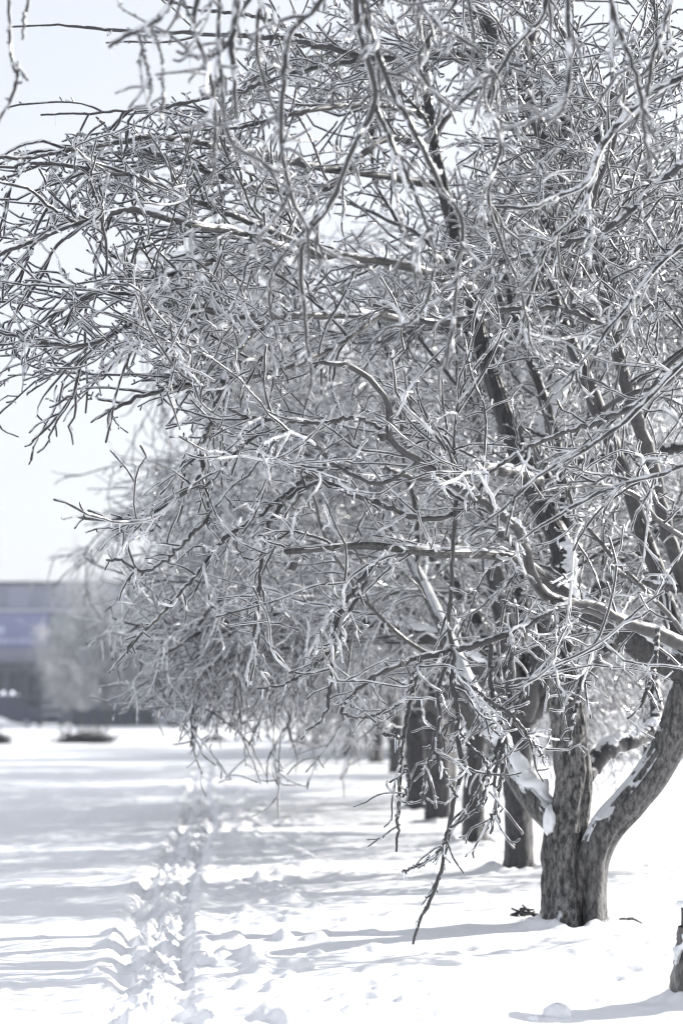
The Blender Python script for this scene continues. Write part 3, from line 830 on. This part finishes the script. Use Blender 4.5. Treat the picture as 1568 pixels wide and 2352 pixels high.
# ------------------------------------------------------------------ the other trees of the row and beyond: three kinds, copied
def proto(seed, lean):
    g = np.random.default_rng(seed)
    root = empty('apple_tree', (0, 0, 0))
    H = 1.15 + .3 * g.random()
    a0 = g.random() * 6.28
    tp = [(0, 0, -.15), (.02, 0, .3), (lean * .4, .03, .75), (lean, 0, H)]
    V, Q = bark_tube(tp, [.135, .112, .104, .10], 50, 30, .25, seed, .35)
    tree_part('trunk', V, Q, M_BARK_FAR, root)
    paths = []
    top = np.array(tp[-1])
    nL = 7
    for k in range(nL):
        a = a0 + k * 2 * np.pi / nL + g.normal() * .2
        o = np.array([math.cos(a), math.sin(a), 0]); s = np.array([-math.sin(a), math.cos(a), 0])
        up = 5.6 if k % 3 == 0 else (4.3 if k % 3 == 1 else 2.7)
        reach = 1.6 if k % 3 == 0 else (2.6 if k % 3 == 1 else 3.2)
        pts = [top - np.array([0, 0, .15]) + o * .05]
        for t in (.2, .45, .7, 1.0):
            z = H + (up - H) * (t ** (.75 if k % 3 < 2 else .6)) - ((.5 if k % 3 == 1 else .9) * t ** 3 if k % 3 else 0)
            pts.append(top * [1, 1, 0] + o * reach * t ** .9 + s * g.normal() * .22 + np.array([0, 0, z]))
        p, r = resample(pts, [.095, .07, .05, .03, .014], 30, jit=.012, g=g)
        paths.append((p, r))
        V, Q = tubes(p[None], r[None], 10, bump=.05, g=g)
        tree_part('limb', V, Q, M_LIMB, root)
    LP = (np.stack([a for a, b in paths]), np.stack([b for a, b in paths]))
    c = np.array([lean, 0, 2.8])

    def kp(Pt):
        e = Pt[:, -1] - np.array([lean, 0, 3.3])
        return ((e[:, 0] ** 2 + e[:, 1] ** 2) / 3.9 ** 2 + e[:, 2] ** 2 / 3.4 ** 2 < 1) & (Pt[:, -1, 2] > np.interp(np.hypot(e[:, 0], e[:, 1]), [.8, 2.2], [1.3, .08]))
    A = grow(LP, 64, .18, 1, (1.0, 2.5), (50, 18), 14, .022, .009, .12, (0, 0, -.03), g, c, .5, kp, .06)
    for i in range(len(A[0])):
        V, Q = tubes(A[0][i:i + 1], A[1][i:i + 1], 6, bump=.05, g=g)
        tree_part('branch', V, Q, M_LIMB, root)
    An = rs(A[0], A[1], 30)
    AL = (np.concatenate([An[0], LP[0]]), np.concatenate([An[1], np.minimum(LP[1], .02)]))
    B = grow(AL, 1050, .15, 1, (.4, 1.5), (45, 18), 8, .0125, .009, .16, (0, 0, -.075), g, c, .3, kp, .05)
    def skirt(S_):
        Pt, Rd = S_
        e = Pt[:, -1] - np.array([lean, 0, 0])
        k = (np.hypot(e[:, 0], e[:, 1]) > 1.3) & (np.hypot(e[:, 0], e[:, 1]) < 3.7)
        Pt, Rd = Pt[k].copy(), Rd[k]
        z0 = Pt[:, :1, 2]; zm = Pt[:, :, 2].min(1)[:, None]; fl = np.interp(np.hypot(e[:, 0], e[:, 1])[k], [1.3, 2.4, 3.7], [.15, .5, 1.7])[:, None] + .6 * g.random((len(Pt), 1)) ** 2
        f = np.where(zm < fl, np.clip((z0 - fl) / np.maximum(z0 - zm, .01), .05, 1), 1)
        Pt[:, :, 2] = z0 + (Pt[:, :, 2] - z0) * f
        return Pt, Rd
    W = skirt(grow((A[0][:, 5:], A[1][:, 5:]), 260, .2, 1, (.9, 2.1), (50, 18), 10, .012, .009, .12, (0, 0, -.26), g, c, .35, None, .05))
    W2 = skirt(grow(W, 240, .3, 1, (.6, 1.5), (40, 18), 9, .011, .0085, .1, (0, 0, -.5), g, c, .3, None, .05))
    W = (np.concatenate([W[0][:, :9], W2[0]]), np.concatenate([W[1][:, :9], W2[1]]))
    C2_ = grow(W, 2400, .1, 1, (.12, .45), (42, 16), 5, .0095, .0078, .2, (0, 0, -.04), g, None, 0, lambda Q_: Q_[:, :, 2].min(1) > .03, .05)
    C_ = grow(B, 4800, .1, 1, (.12, .6), (46, 18), 5, .0095, .0078, .22, (0, 0, -.05), g, None, 0, kp, .05)
    V, Q = merge([tubes(*B, 4, g=g), tubes(*W, 4, g=g), tubes(*C_, 3, g=g), tubes(*C2_, 3, g=g)])
    tree_part('twigs', V, Q, M_FAR, root, kind='stuff')
    # snow on the three lowest limbs
    for k in (2, 5):
        p, r = LP[0][k], LP[1][k]
        V, Q = snow_strip(p[1:22:3], r[1:22:3], seed + k, .85, .6)
        tree_part('snow_cover', V, Q, M_SNOW, root)
    return root


kids = {}


def copy_thing(src, loc, rz, sc, **props):
    if not kids:
        for o in list(SC.objects):
            if o.parent is not None:
                kids.setdefault(o.parent.name, []).append(o)
    c = src.copy(); COL.objects.link(c)
    c.location = loc; c.rotation_euler = (0, 0, rz); c.scale = (sc if isinstance(sc, tuple) else (sc, sc, sc))
    for k, v in props.items():
        c[k] = v
    for ch in kids.get(src.name, []):
        d = ch.copy(); COL.objects.link(d); d.parent = c
    return c


protos = [proto(41, .05), proto(52, -.12), proto(63, .15)]
used = [False] * 3
ti = 0


def plant(x, y, rz, sc, label, group='apple trees in the row', which=None, cat='tree'):
    global ti
    k = ti % 3 if which is None else which
    ti += 1
    z = gz(x, y) - .02
    if not used[k]:
        used[k] = True
        if not kids:
            for o in list(SC.objects):
                if o.parent is not None:
                    kids.setdefault(o.parent.name, []).append(o)
        t = protos[k]
        t.location = (x, y, z); t.rotation_euler = (0, 0, rz); t.scale = (sc if isinstance(sc, tuple) else (sc, sc, sc))
        t['label'] = label; t['category'] = cat; t['group'] = group
    else:
        t = copy_thing(protos[k], (x, y, z), rz, sc, label=label, category=cat, group=group)
    return t


ROWLAB = [
 'second apple tree of the row, its dark trunk just behind the nearest trunk',
 'third apple tree of the row, straight dark trunk between two others',
 'fourth apple tree of the row, wide blurred crown reaching left',
 'fifth apple tree of the row, trunk half hidden behind the fourth',
 'sixth apple tree of the row, a pale blurred crown',
 'seventh apple tree of the row, seen only as frosted crown',
 'eighth apple tree of the row beside the path',
 'ninth apple tree of the row, low skirt of twigs over the snow',
 'tenth apple tree of the row towards the building',
 'last apple tree of the row, farthest along the path']
rowpos = T_ROW + [(1.6, 39), (1.95, 45), (1.25, 54), (.9, 63), (.2, 74), (-.9, 90)]
rowsc = [1.02, 1.0, (1.38, 1.38, 1.25), (1.45, 1.45, 1.25), (1.4, 1.4, 1.2), (1.4, 1.4, 1.2), (1.5, 1.5, 1.2), (1.5, 1.5, 1.2), (1.6, 1.6, 1.25), (1.7, 1.7, 1.3)]
rot = [.4, 2.1, 3.9, 1.2, 5.1, .9, 2.8, 4.4, .2, 3.3]
for i in range(10):
    plant(rowpos[i][0], rowpos[i][1], rot[i], rowsc[i], ROWLAB[i])

g5 = np.random.default_rng(77)
back = [(3.4, 58), (5.6, 62), (8.0, 57), (10.5, 61), (13.2, 58), (2.4, 68), (5.0, 72), (7.6, 70), (10.6, 74), (14, 70), (4.2, 86), (8.5, 88), (12.5, 86), (17, 80), (1.8, 95), (6.4, 102), (11, 104), (16, 100)]
WOOD = ['blurred wood tree just left of the low side arm of the nearest tree', 'blurred tree of the wood seen through the fork of the nearest tree', 'blurred tree of the wood behind the bending right arm of the nearest tree']
WOOD += ['blurred frosted tree in the wood behind the row of apple trees'] * 15
for i, (x, y) in enumerate(back):
    y += 16; x += 1.2
    plant(x, y, g5.random() * 6.28, 1.1 + .35 * g5.random(), WOOD[i], 'trees in the wood behind the row')
for i, (x, y, s, lab) in enumerate([(-14.5, 200, 2.3, 'tall frosted tree right of the building front, rising above its roof'), (-19.0, 196, 2.0, 'tall frosted tree hiding the right end of the building'), (-9.5, 190, 2.1, 'tall frosted tree beside the bus shelter'), (-22.6, 204, 1.05, 'low frosted tree in front of the ground floor of the building'), (-5, 180, 2.0, 'tall frosted tree behind the far end of the row'), (0, 186, 2.2, 'tallest frosted tree behind the far end of the row')]):
    plant(x, y, g5.random() * 6.28, s, lab, 'tall trees near the building')

# ------------------------------------------------------------------ simple solids
def box(c, s, bev=0.0):
    x, y, z = c; a, b, d = s[0] / 2, s[1] / 2, s[2] / 2
    V = np.array([(x + i * a, y + j * b, z + k * d) for i in (-1, 1) for j in (-1, 1) for k in (-1, 1)], float)
    Q = np.array([(0, 1, 3, 2), (4, 6, 7, 5), (0, 4, 5, 1), (2, 3, 7, 6), (0, 2, 6, 4), (1, 5, 7, 3)])
    return V, Q


def add_box(name, c, s, m, root, **pr):
    V, Q = box(c, s)
    return link(name, mesh_np(name, local(V, root.location), Q, False), m, root, **pr)


def prism(prof, y0, y1):
    """profile in (x,z), extruded along y"""
    n = len(prof)
    V = np.array([(x, y0, z) for x, z in prof] + [(x, y1, z) for x, z in prof], float)
    me = bpy.data.meshes.new('shape')
    faces = [tuple(range(n)), tuple(range(2 * n - 1, n - 1, -1))] + [(i, i + n, (i + 1) % n + n, (i + 1) % n) for i in range(n)]
    me.from_pydata([tuple(v) for v in V], [], faces)
    me.update()
    return me


# ------------------------------------------------------------------ building
M_PANEL = simple('blue grey cladding', (.22, .235, .30), .5, .08, .5)
M_PANEL2 = simple('darker cladding', (.19, .205, .26), .5, .08, .5)
M_BOARD = simple('lilac blue sign board', (.17, .19, .33), .4, .03, .5)
M_LETTER = simple('pale sign print', (.42, .45, .60), .5, .03)
M_GREY = simple('grey green render', (.22, .25, .26), .7, .08, .6)
M_DARK = simple('dark steel', (.02, .024, .03), .4, .2, 1)  # dark tone of roof edges, columns, doors, posts and boards
M_WIN = simple('dark window glass', (.03, .04, .06), .08, .1, 1)
M_PALE = simple('pale painted metal', (.45, .47, .55), .4, .08, 1)
M_CONC = simple('concrete', (.20, .21, .25), .8, .15, .8)
M_GLINT = simple('glowing glint', (.9, .9, 1), .4, 0, 1, emis=((.85, .88, 1), 1.1))  # emission stands in for bright glints below the canopy
M_TYRE = simple('rubber', (.02, .02, .02), .8)
M_RED = simple('dark blue car paint', (.03, .04, .075), .25, .05)

BY = 232.0
k = BY * MPP


def bx(px): return (px - CX) * k


def bz(py): return CAMH + (HOR - py) * k


bl = empty('building', (bx(60), BY, 0), label='long flat-roofed blue-grey building with a lilac sign board, blurred behind the field', category='building')
x0, x1 = bx(-420), bx(470)
def wall_between(name, pa, pb, ya, yb, yoff, th, m, **pr):
    xa, xb, za, zb = bx(pa), bx(pb), bz(yb), bz(ya)
    return add_box(name, ((xa + xb) / 2, BY + yoff + th / 2, (za + zb) / 2), (xb - xa, th, zb - za), m, bl, **pr)
wall_between('wall', -420, 470, 1342, 1526, 0.4, 20, M_PANEL2)
wall_between('roof', -424, 474, 1336, 1342, 0.0, 21, M_DARK)
e = [-420, -330, -240, -150, -80, 12, 70, 130, 190, 250, 320, 390, 470]
for a, b in zip(e[:-1], e[1:]):
    wall_between('panel', a + 1, b - 1, 1344, 1399, 0.12 + .05 * (e.index(a) % 2), .25, M_PANEL if e.index(a) % 2 else M_PANEL2)
wall_between('ledge', -418, 468, 1400, 1406, -.15, .5, M_PALE)
board = wall_between('sign_board', -130, 113, 1409, 1489, -.1, .3, M_BOARD)
gg = np.random.default_rng(4)
px = -92.0
lets = []
while px < 92:       # the line of letters, too blurred in the photograph to read
    wv = gg.uniform(5, 9)
    h = 10 if gg.random() < .75 else 14
    lets.append(box(((bx(px) + bx(px + wv)) / 2, BY - .14, (bz(1478) + bz(1478 - h)) / 2), ((wv) * k, .08, h * k)))
    px += wv + (2.0 if gg.random() < .85 else 6)
V, Q = merge(lets)
link('lettering', mesh_np('lettering', local(V, bl.location), Q, False), M_LETTER, bl)
wall_between('emblem', -4, 12, 1440, 1457, -.2, .1, M_LETTER)
for a, b in [(116, 162), (165, 215), (218, 268), (271, 321), (324, 374), (377, 427)]:
    wall_between('panel', a, b, 1409, 1489, .1, .3, M_GREY)
wall_between('fascia', -418, 468, 1492, 1523, -.5, .9, M_PANEL)
wall_between('canopy', -418, 468, 1526, 1532, -3.0, 4, M_DARK)
wall_between('lower_wall', -420, 470, 1533, 1662, 1.5, 18, M_CONC)
for a in range(-400, 450, 46):
    wall_between('window', a + 4, a + 40, 1545, 1600, 1.35, .15, M_WIN)
    wall_between('column', a - 4, a, 1533, 1662, -2.6, .4, M_DARK)
for a in (-330, -90, 60, 280):
    wall_between('door', a, a + 26, 1606, 1660, 1.3, .2, M_DARK)
for a in (21, 42):  # two glowing balls with rods, added to stand in for bright glints
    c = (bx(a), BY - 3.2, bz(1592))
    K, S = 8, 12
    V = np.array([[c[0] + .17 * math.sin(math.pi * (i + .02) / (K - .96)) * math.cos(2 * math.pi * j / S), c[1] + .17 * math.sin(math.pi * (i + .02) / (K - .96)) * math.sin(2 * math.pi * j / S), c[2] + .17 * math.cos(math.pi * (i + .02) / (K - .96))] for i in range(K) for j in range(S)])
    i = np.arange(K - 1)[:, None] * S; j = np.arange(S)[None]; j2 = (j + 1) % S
    glint_ball = link('glint_ball', mesh_np('glint_ball', local(V, bl.location), np.stack([i + j, i + S + j, i + S + j2, i + j2], -1).reshape(-1, 4)), M_GLINT, bl)
    link('glint_rod', mesh_np('glint_rod', local(box((c[0], c[1], (c[2] + bz(1532)) / 2), (.05, .05, bz(1532) - c[2]))[0], bl.location), box((0, 0, 0), (1, 1, 1))[1], False), M_DARK, bl)

# ------------------------------------------------------------------ fence, shelter, vehicles in front of the building
FY = 192.0
kf = FY * MPP


def fx(px): return (px - CX) * kf


def fz(py): return CAMH + (HOR - py) * kf


fe = empty('fence', (fx(275), FY, 0), label='dark close-boarded fence below the frosted trees, right of the parked cars', category='fence')
for i, a in enumerate(np.arange(170, 352, 10.0)):
    hgt = 1632 - (6 if i % 4 == 0 else 0)
    add_box('board', (fx(a + 5), FY + .02 * (i % 2), (fz(hgt) + fz(1668)) / 2), (9.4 * kf, .06, fz(hgt) - fz(1668)), M_DARK if i % 3 else M_RED, fe)
for a in (170, 230, 290, 352):
    add_box('post', (fx(a), FY + .14, (fz(1626) + fz(1668)) / 2), (.14, .14, fz(1626) - fz(1668)), M_DARK, fe)
pi_ = empty('gate_pillar', (fx(364), FY - .4, 0), label='short pale stone pillar at the right end of the dark fence', category='pillar')
add_box('shaft', (fx(364), FY - .4, (fz(1636) + fz(1668)) / 2), (14 * kf, .5, fz(1636) - fz(1668)), M_GREY, pi_)
add_box('cap', (fx(364), FY - .4, fz(1635)), (17 * kf, .62, .1), M_SNOW, pi_)
sh = empty('bus_shelter', (fx(402), FY, 0), label='open shelter with a dark flat roof on posts, right of the stone pillar', category='shelter')
add_box('roof', (fx(402), FY + .6, fz(1607)), (50 * kf, 2.2, 5 * kf), M_DARK, sh)
add_box('snow_cover', (fx(402), FY + .6, fz(1603)), (48 * kf, 2.1, 3 * kf), M_SNOW, sh)
for a in (380, 424):
    add_box('post', (fx(a), FY - .3, (fz(1610) + fz(1664)) / 2), (.12, .12, fz(1610) - fz(1664)), M_DARK, sh)
add_box('back_panel', (fx(402), FY + 1.5, (fz(1616) + fz(1650)) / 2), (40 * kf, .06, fz(1616) - fz(1650)), M_PALE, sh)
add_box('seat', (fx(402), FY + 1.1, fz(1653)), (32 * kf, .4, .08), M_DARK, sh)


def car(x, y, rz, paint, label, van=False, snow=True):
    root = empty('parked_car' if not van else 'delivery_van', (x, y, gz(x, y)), label=label, category='van' if van else 'car', group='vehicles parked before the building')
    L, W = (4.3, 1.75) if not van else (5.4, 2.0)
    Ht = 1.45 if not van else 2.4
    if van:
        prof = [(-L / 2, .35), (-L / 2, Ht * .95), (-L / 2 + .1, Ht), (L * .22, Ht), (L * .36, Ht * .6), (L / 2, Ht * .5), (L / 2 + .02, .35)]
        gl = [(L * .24, Ht * .93), (L * .345, Ht * .62), (L * .12, Ht * .62), (L * .12, Ht * .93)]
    else:
        prof = [(-L / 2, .35), (-L / 2 - .02, .75), (-L / 2 + .15, .95), (-L * .32, 1.0), (-L * .2, Ht - .03), (-L * .12, Ht), (L * .08, Ht), (L * .24, 1.0), (L * .42, .88), (L / 2, .7), (L / 2, .35)]
        gl = [(-L * .29, 1.02), (-L * .19, Ht - .09), (L * .07, Ht - .09), (L * .2, 1.02)]
    me = prism(prof, -W / 2, W / 2)
    body = link('body', me, paint, root)
    bv = body.modifiers.new('edge', 'BEVEL'); bv.width = .07; bv.segments = 2
    link('window', prism(gl, -W / 2 - .012, W / 2 + .012), M_WIN, root)
    ws = prism([(gl[-1][0] - .02 if not van else gl[1][0], 1.03 if not van else Ht * .63), (L * .085 if not van else L * .25, Ht - .05 if not van else Ht * .94), (L * .105 if not van else L * .27, Ht - .03 if not van else Ht * .93), (gl[-1][0] + .10 if not van else gl[1][0] + .08, 1.03 if not van else Ht * .63)], -W / 2 + .15, W / 2 - .15)
    link('windscreen', ws, M_WIN, root)
    for sx in (-1, 1):
        for sy in (-1, 1):
            a = np.linspace(0, 2 * np.pi, 17)[:-1]
            wl = prism([(sx * L * .31 + .31 * math.cos(t), .31 + .31 * math.sin(t)) for t in a], sy * W / 2 - .12, sy * W / 2 + .05)
            wh = link('wheel', wl, M_TYRE, root)
            link('rim', prism([(sx * L * .31 + .18 * math.cos(t), .31 + .18 * math.sin(t)) for t in a], sy * W / 2 + (.052 if sy > 0 else -.135), sy * W / 2 + (.07 if sy > 0 else -.122)), M_PALE, wh)
        for sy in (-1, 1):
            V, Q = box((L / 2 + .005 if sx > 0 else -L / 2 - .01, sy * W * .36, .68), (.06, .3, .14))
            link('headlight' if sx > 0 else 'tail_light', mesh_np('light', V, Q, False), M_PALE if sx > 0 else M_RED, root)
    if snow:
        V, Q = box((-L * .03 if not van else -L * .13, 0, Ht + .06), (L * .26 if not van else L * .66, W * .86, .14))
        s = link('snow_cover', mesh_np('snow', V, Q), M_SNOW, root)
        b = s.modifiers.new('edge', 'BEVEL'); b.width = .06; b.segments = 3
        if not van:
            V, Q = box((L * .34, 0, .99), (L * .2, W * .8, .12))
            s = link('snow_cover', mesh_np('snow', V, Q), M_SNOW, root)
            b = s.modifiers.new('edge', 'BEVEL'); b.width = .05; b.segments = 3
    root.rotation_euler = (0, 0, rz)
    return root


car(fx(113), FY + 2, R(-80), M_RED, 'dark car with snow on its roof and bonnet, parked before the building')
car(fx(20), FY - 1, R(5), M_RED, 'dark high-sided van at the left edge, parked before the building', van=True)
car(fx(-60), FY + 1, R(-85), M_PALE, 'pale car parked left of the dark van', snow=True)
car(fx(440), FY - 3, R(20), M_PALE, 'pale car parked right of the open shelter')

# snow bank along the car park
bk = empty('snow_bank', (fx(20), FY - 5, 0), label='low ploughed snow bank in front of the dark van', category='snow bank')
V, Q = snow_strip([(fx(-200), FY - 5, -.25), (fx(-80), FY - 5.2, -.2), (fx(20), FY - 5, -.2), (fx(70), FY - 5, -.3)], [.9, 1.0, .9, .6], 9, .9, .35, 40)
link('snow_cover', mesh_np('bank', local(V, bk.location), Q), M_SNOW, bk)


# ------------------------------------------------------------------ brush piles, twigs and clods on the snow
def brush(px, py, wpx, hpx, label, seed, lean=0.0):
    d = CAMH * F / (py - HOR)
    x = (px - CX) / F * d
    g = np.random.default_rng(seed)
    root = empty('brush_pile', (x, d, gz(x, d)), label=label, category='brush pile', group='brush piles on the far snow')
    Wd, Hh = wpx * d * MPP, hpx * d * MPP
    n = 420
    b = np.stack([g.normal(size=n) * Wd * .22, g.normal(size=n) * Wd * .2, np.abs(g.normal(size=n)) * Hh * .15], 1)
    dr = nrm(np.stack([g.normal(size=n) + lean, g.normal(size=n), np.abs(g.normal(size=n)) * .45], 1))
    ln = Wd * (.1 + .32 * g.random(n))
    b[:, 2] *= 1
    Pt = [b]
    for s in range(5):
        dr = nrm(dr + g.normal(size=(n, 3)) * .18 + np.array([0, 0, -.05]))
        Pt.append(Pt[-1] + dr * (ln / 5)[:, None])
    Pt = np.stack(Pt, 1); Pt[:, :, 2] = np.maximum(Pt[:, :, 2], -.03)
    V, Q = tubes(Pt, np.full(Pt.shape[:2], .018), 4, g=g)
    link('sticks', mesh_np('sticks', V, Q), M_DEAD, root, kind='stuff')
    for q in range(5):
        a = g.uniform(-.3, .3) * Wd
        V, Q = tubes(np.array([[(a - Wd * .2, g.normal() * .2, .05), (a, g.normal() * .2, Hh * .35), (a + Wd * .25, g.normal() * .2, Hh * (.2 + .3 * g.random()))]]), np.array([[.05, .045, .03]]), 7, g=g)
        link('log', mesh_np('log', V, Q), M_DEAD, root)


M_DEAD = simple('dead wood', (.035, .033, .036), .7, .5, 6)
brush(198, 1709, 128, 44, 'dark pile of cut branches on the snow in front of the building', 1, .3)
brush(-8, 1712, 70, 40, 'dark pile of cut branches at the left edge of the snow field', 2)
brush(492, 1704, 40, 16, 'small dark heap of branches beside the far path', 3)


def fallen(px, py, label, n, ln, seed, rad=.009):
    q = P(px, py, 10); d = CAMH * F / (py - HOR); x = (px - CX) / F * d
    g = np.random.default_rng(seed)
    z = float(ground_h(np.array([x]), np.array([d]))[0])
    root = empty('fallen_twig', (x, d, z), label=label, category='twig', group='twigs fallen on the snow')
    for i in range(n):
        a = g.random() * 6.28
        if n <= 2: a = .15 + i * .6
        p = np.array([-ln * .5 * math.cos(a), -ln * .5 * math.sin(a), .01 + .03 * g.random()]) + g.normal(size=3) * [.03, .03, .01] * min(n, 4) * .4
        dr = np.array([math.cos(a), math.sin(a), .12 * g.normal() + (.25 if n > 3 else .08)])
        pts = [p]
        for s in range(6):
            dr = nrm(dr + g.normal(size=3) * .2); p = p + dr * ln / 6; pts.append(p)
        V, Q = tubes(np.array(pts)[None], np.linspace(rad, rad * .6, 7)[None], 7, bump=.1, g=g)
        link('stem', mesh_np('stem', V, Q), M_DEAD, root)


fallen(1203, 2098, 'tangled dark twig clump on the snow left of the nearest trunk', 12, .13, 5, .010)
fallen(1455, 2114, 'short dark stick on the snow right of the nearest trunk', 2, .13, 6, .008)
fallen(1540, 2296 - 12, 'thin twig at the foot of the cut stump', 2, .09, 7, .005)

M_CLOD = snow_mat('clod snow', 2)
for (px, py, s, lab) in [(1272, 2318, .055, 'rounded snow clod left of the cut stump'), (1216, 2326, .022, 'smaller snow clod beside the rounded one'), (480, 2200, .05, 'snow clod at the right edge of the foot path')]:
    d = CAMH * F / (py - HOR); x = (px - CX) / F * d
    z = float(ground_h(np.array([x]), np.array([d]))[0])
    g = np.random.default_rng(px)
    K, S = 12, 18
    V = []
    for i in range(K):
        ph = math.pi * (i + .02) / (K - .96)
        for j in range(S):
            th = 2 * math.pi * j / S
            q = 1 + .35 * float(fbm(np.array([3 * math.cos(th) + px]), np.array([3 * math.sin(th) + 4 * ph]), 3)[0])
            V.append((1.3 * s * q * math.sin(ph) * math.cos(th), s * q * math.sin(ph) * math.sin(th), .85 * s * q * math.cos(ph) + .3 * s))
    V = np.array(V); i = np.arange(K - 1)[:, None] * S; j = np.arange(S)[None]; j2 = (j + 1) % S
    o = link('snow_clod', mesh_np('clod', V, np.stack([i + j, i + S + j, i + S + j2, i + j2], -1).reshape(-1, 4)), M_CLOD, None, label=lab, category='snow clod', group='snow clods on the ground')
    o.location = (x, d, z)

# ------------------------------------------------------------------ cut stump at the right edge
sx, sy = (1540 - CX) / F * 12.1 + .185, 12.1
st = empty('tree_stump', (sx, sy, gz(sx, sy)), label='short cut tree stump with a snow cap at the right edge', category='stump')
z0 = gz(sx, sy)
V, Q = bark_tube([(sx, sy, z0 - .08), (sx, sy, z0 + .1), (sx + .015, sy, z0 + .25), (sx + .02, sy, z0 + .37)], [.215, .205, .20, .185], 50, 40, .14, 12, .05, False)
link('bark', mesh_np('bark', local(V, st.location), Q), bark_mat('stump bark', (.04, .038, .038), (.2, .19, .18), .95), st)
V, Q = bark_tube([(sx + .03, sy + .03, z0 + .2), (sx + .03, sy + .03, z0 + .38), (sx + .03, sy + .03, z0 + .475)], [.178, .178, .176], 20, 30, .03, 13, 0, False)
link('cut_wood', mesh_np('cut_wood', local(V, st.location), Q), M_DEAD, st)
ring = np.linspace(0, 2 * np.pi, 25)[:-1]
rows = []
for (rr, z) in [(.02, .47), (.190, .468), (.198, .482), (.192, .497), (.13, .508), (.06, .512), (.01, .513)]:
    rows.append([(sx + .03 + rr * math.cos(t) * (1 + .05 * math.sin(3 * t)), sy + .03 + rr * math.sin(t), z0 + z + .004 * math.sin(2 * t)) for t in ring])
V = np.array(rows).reshape(-1, 3); S = 24
i = np.arange(len(rows) - 1)[:, None] * S; j = np.arange(S)[None]; j2 = (j + 1) % S
link('snow_cap', mesh_np('snow_cap', local(V, st.location), np.stack([i + j, i + j2, i + S + j2, i + S + j], -1).reshape(-1, 4)), M_SNOW, st)
V, Q = snow_strip([(sx - .17, sy - .09, z0 + .18), (sx - .12, sy - .13, z0 + .29), (sx - .02, sy - .16, z0 + .37), (sx + .1, sy - .15, z0 + .40)], [.05, .05, .045, .03], 31, .8, .5)
link('snow_cover', mesh_np('snow_cover', local(V, st.location), Q), M_SNOW, st)
tot = sum(len(m.polygons) * 2 for m in bpy.data.meshes)
print('TRIS', tot, 'OBJ', len(SC.objects))

if HAZE:
    V, Q = box((0, 1290, 12), (2400, 2800, 28))
    m, t, n, l = mat('thin frosty air')
    o = n.new('ShaderNodeOutputMaterial'); v = n.new('ShaderNodeVolumePrincipled')
    v.inputs['Color'].default_value = (.80, .85, 1, 1); v.inputs['Density'].default_value = HAZE
    v.inputs['Anisotropy'].default_value = .2
    l.new(v.outputs[0], o.inputs['Volume'])
    link('haze', mesh_np('haze', V, Q, False), m, None, kind='stuff')
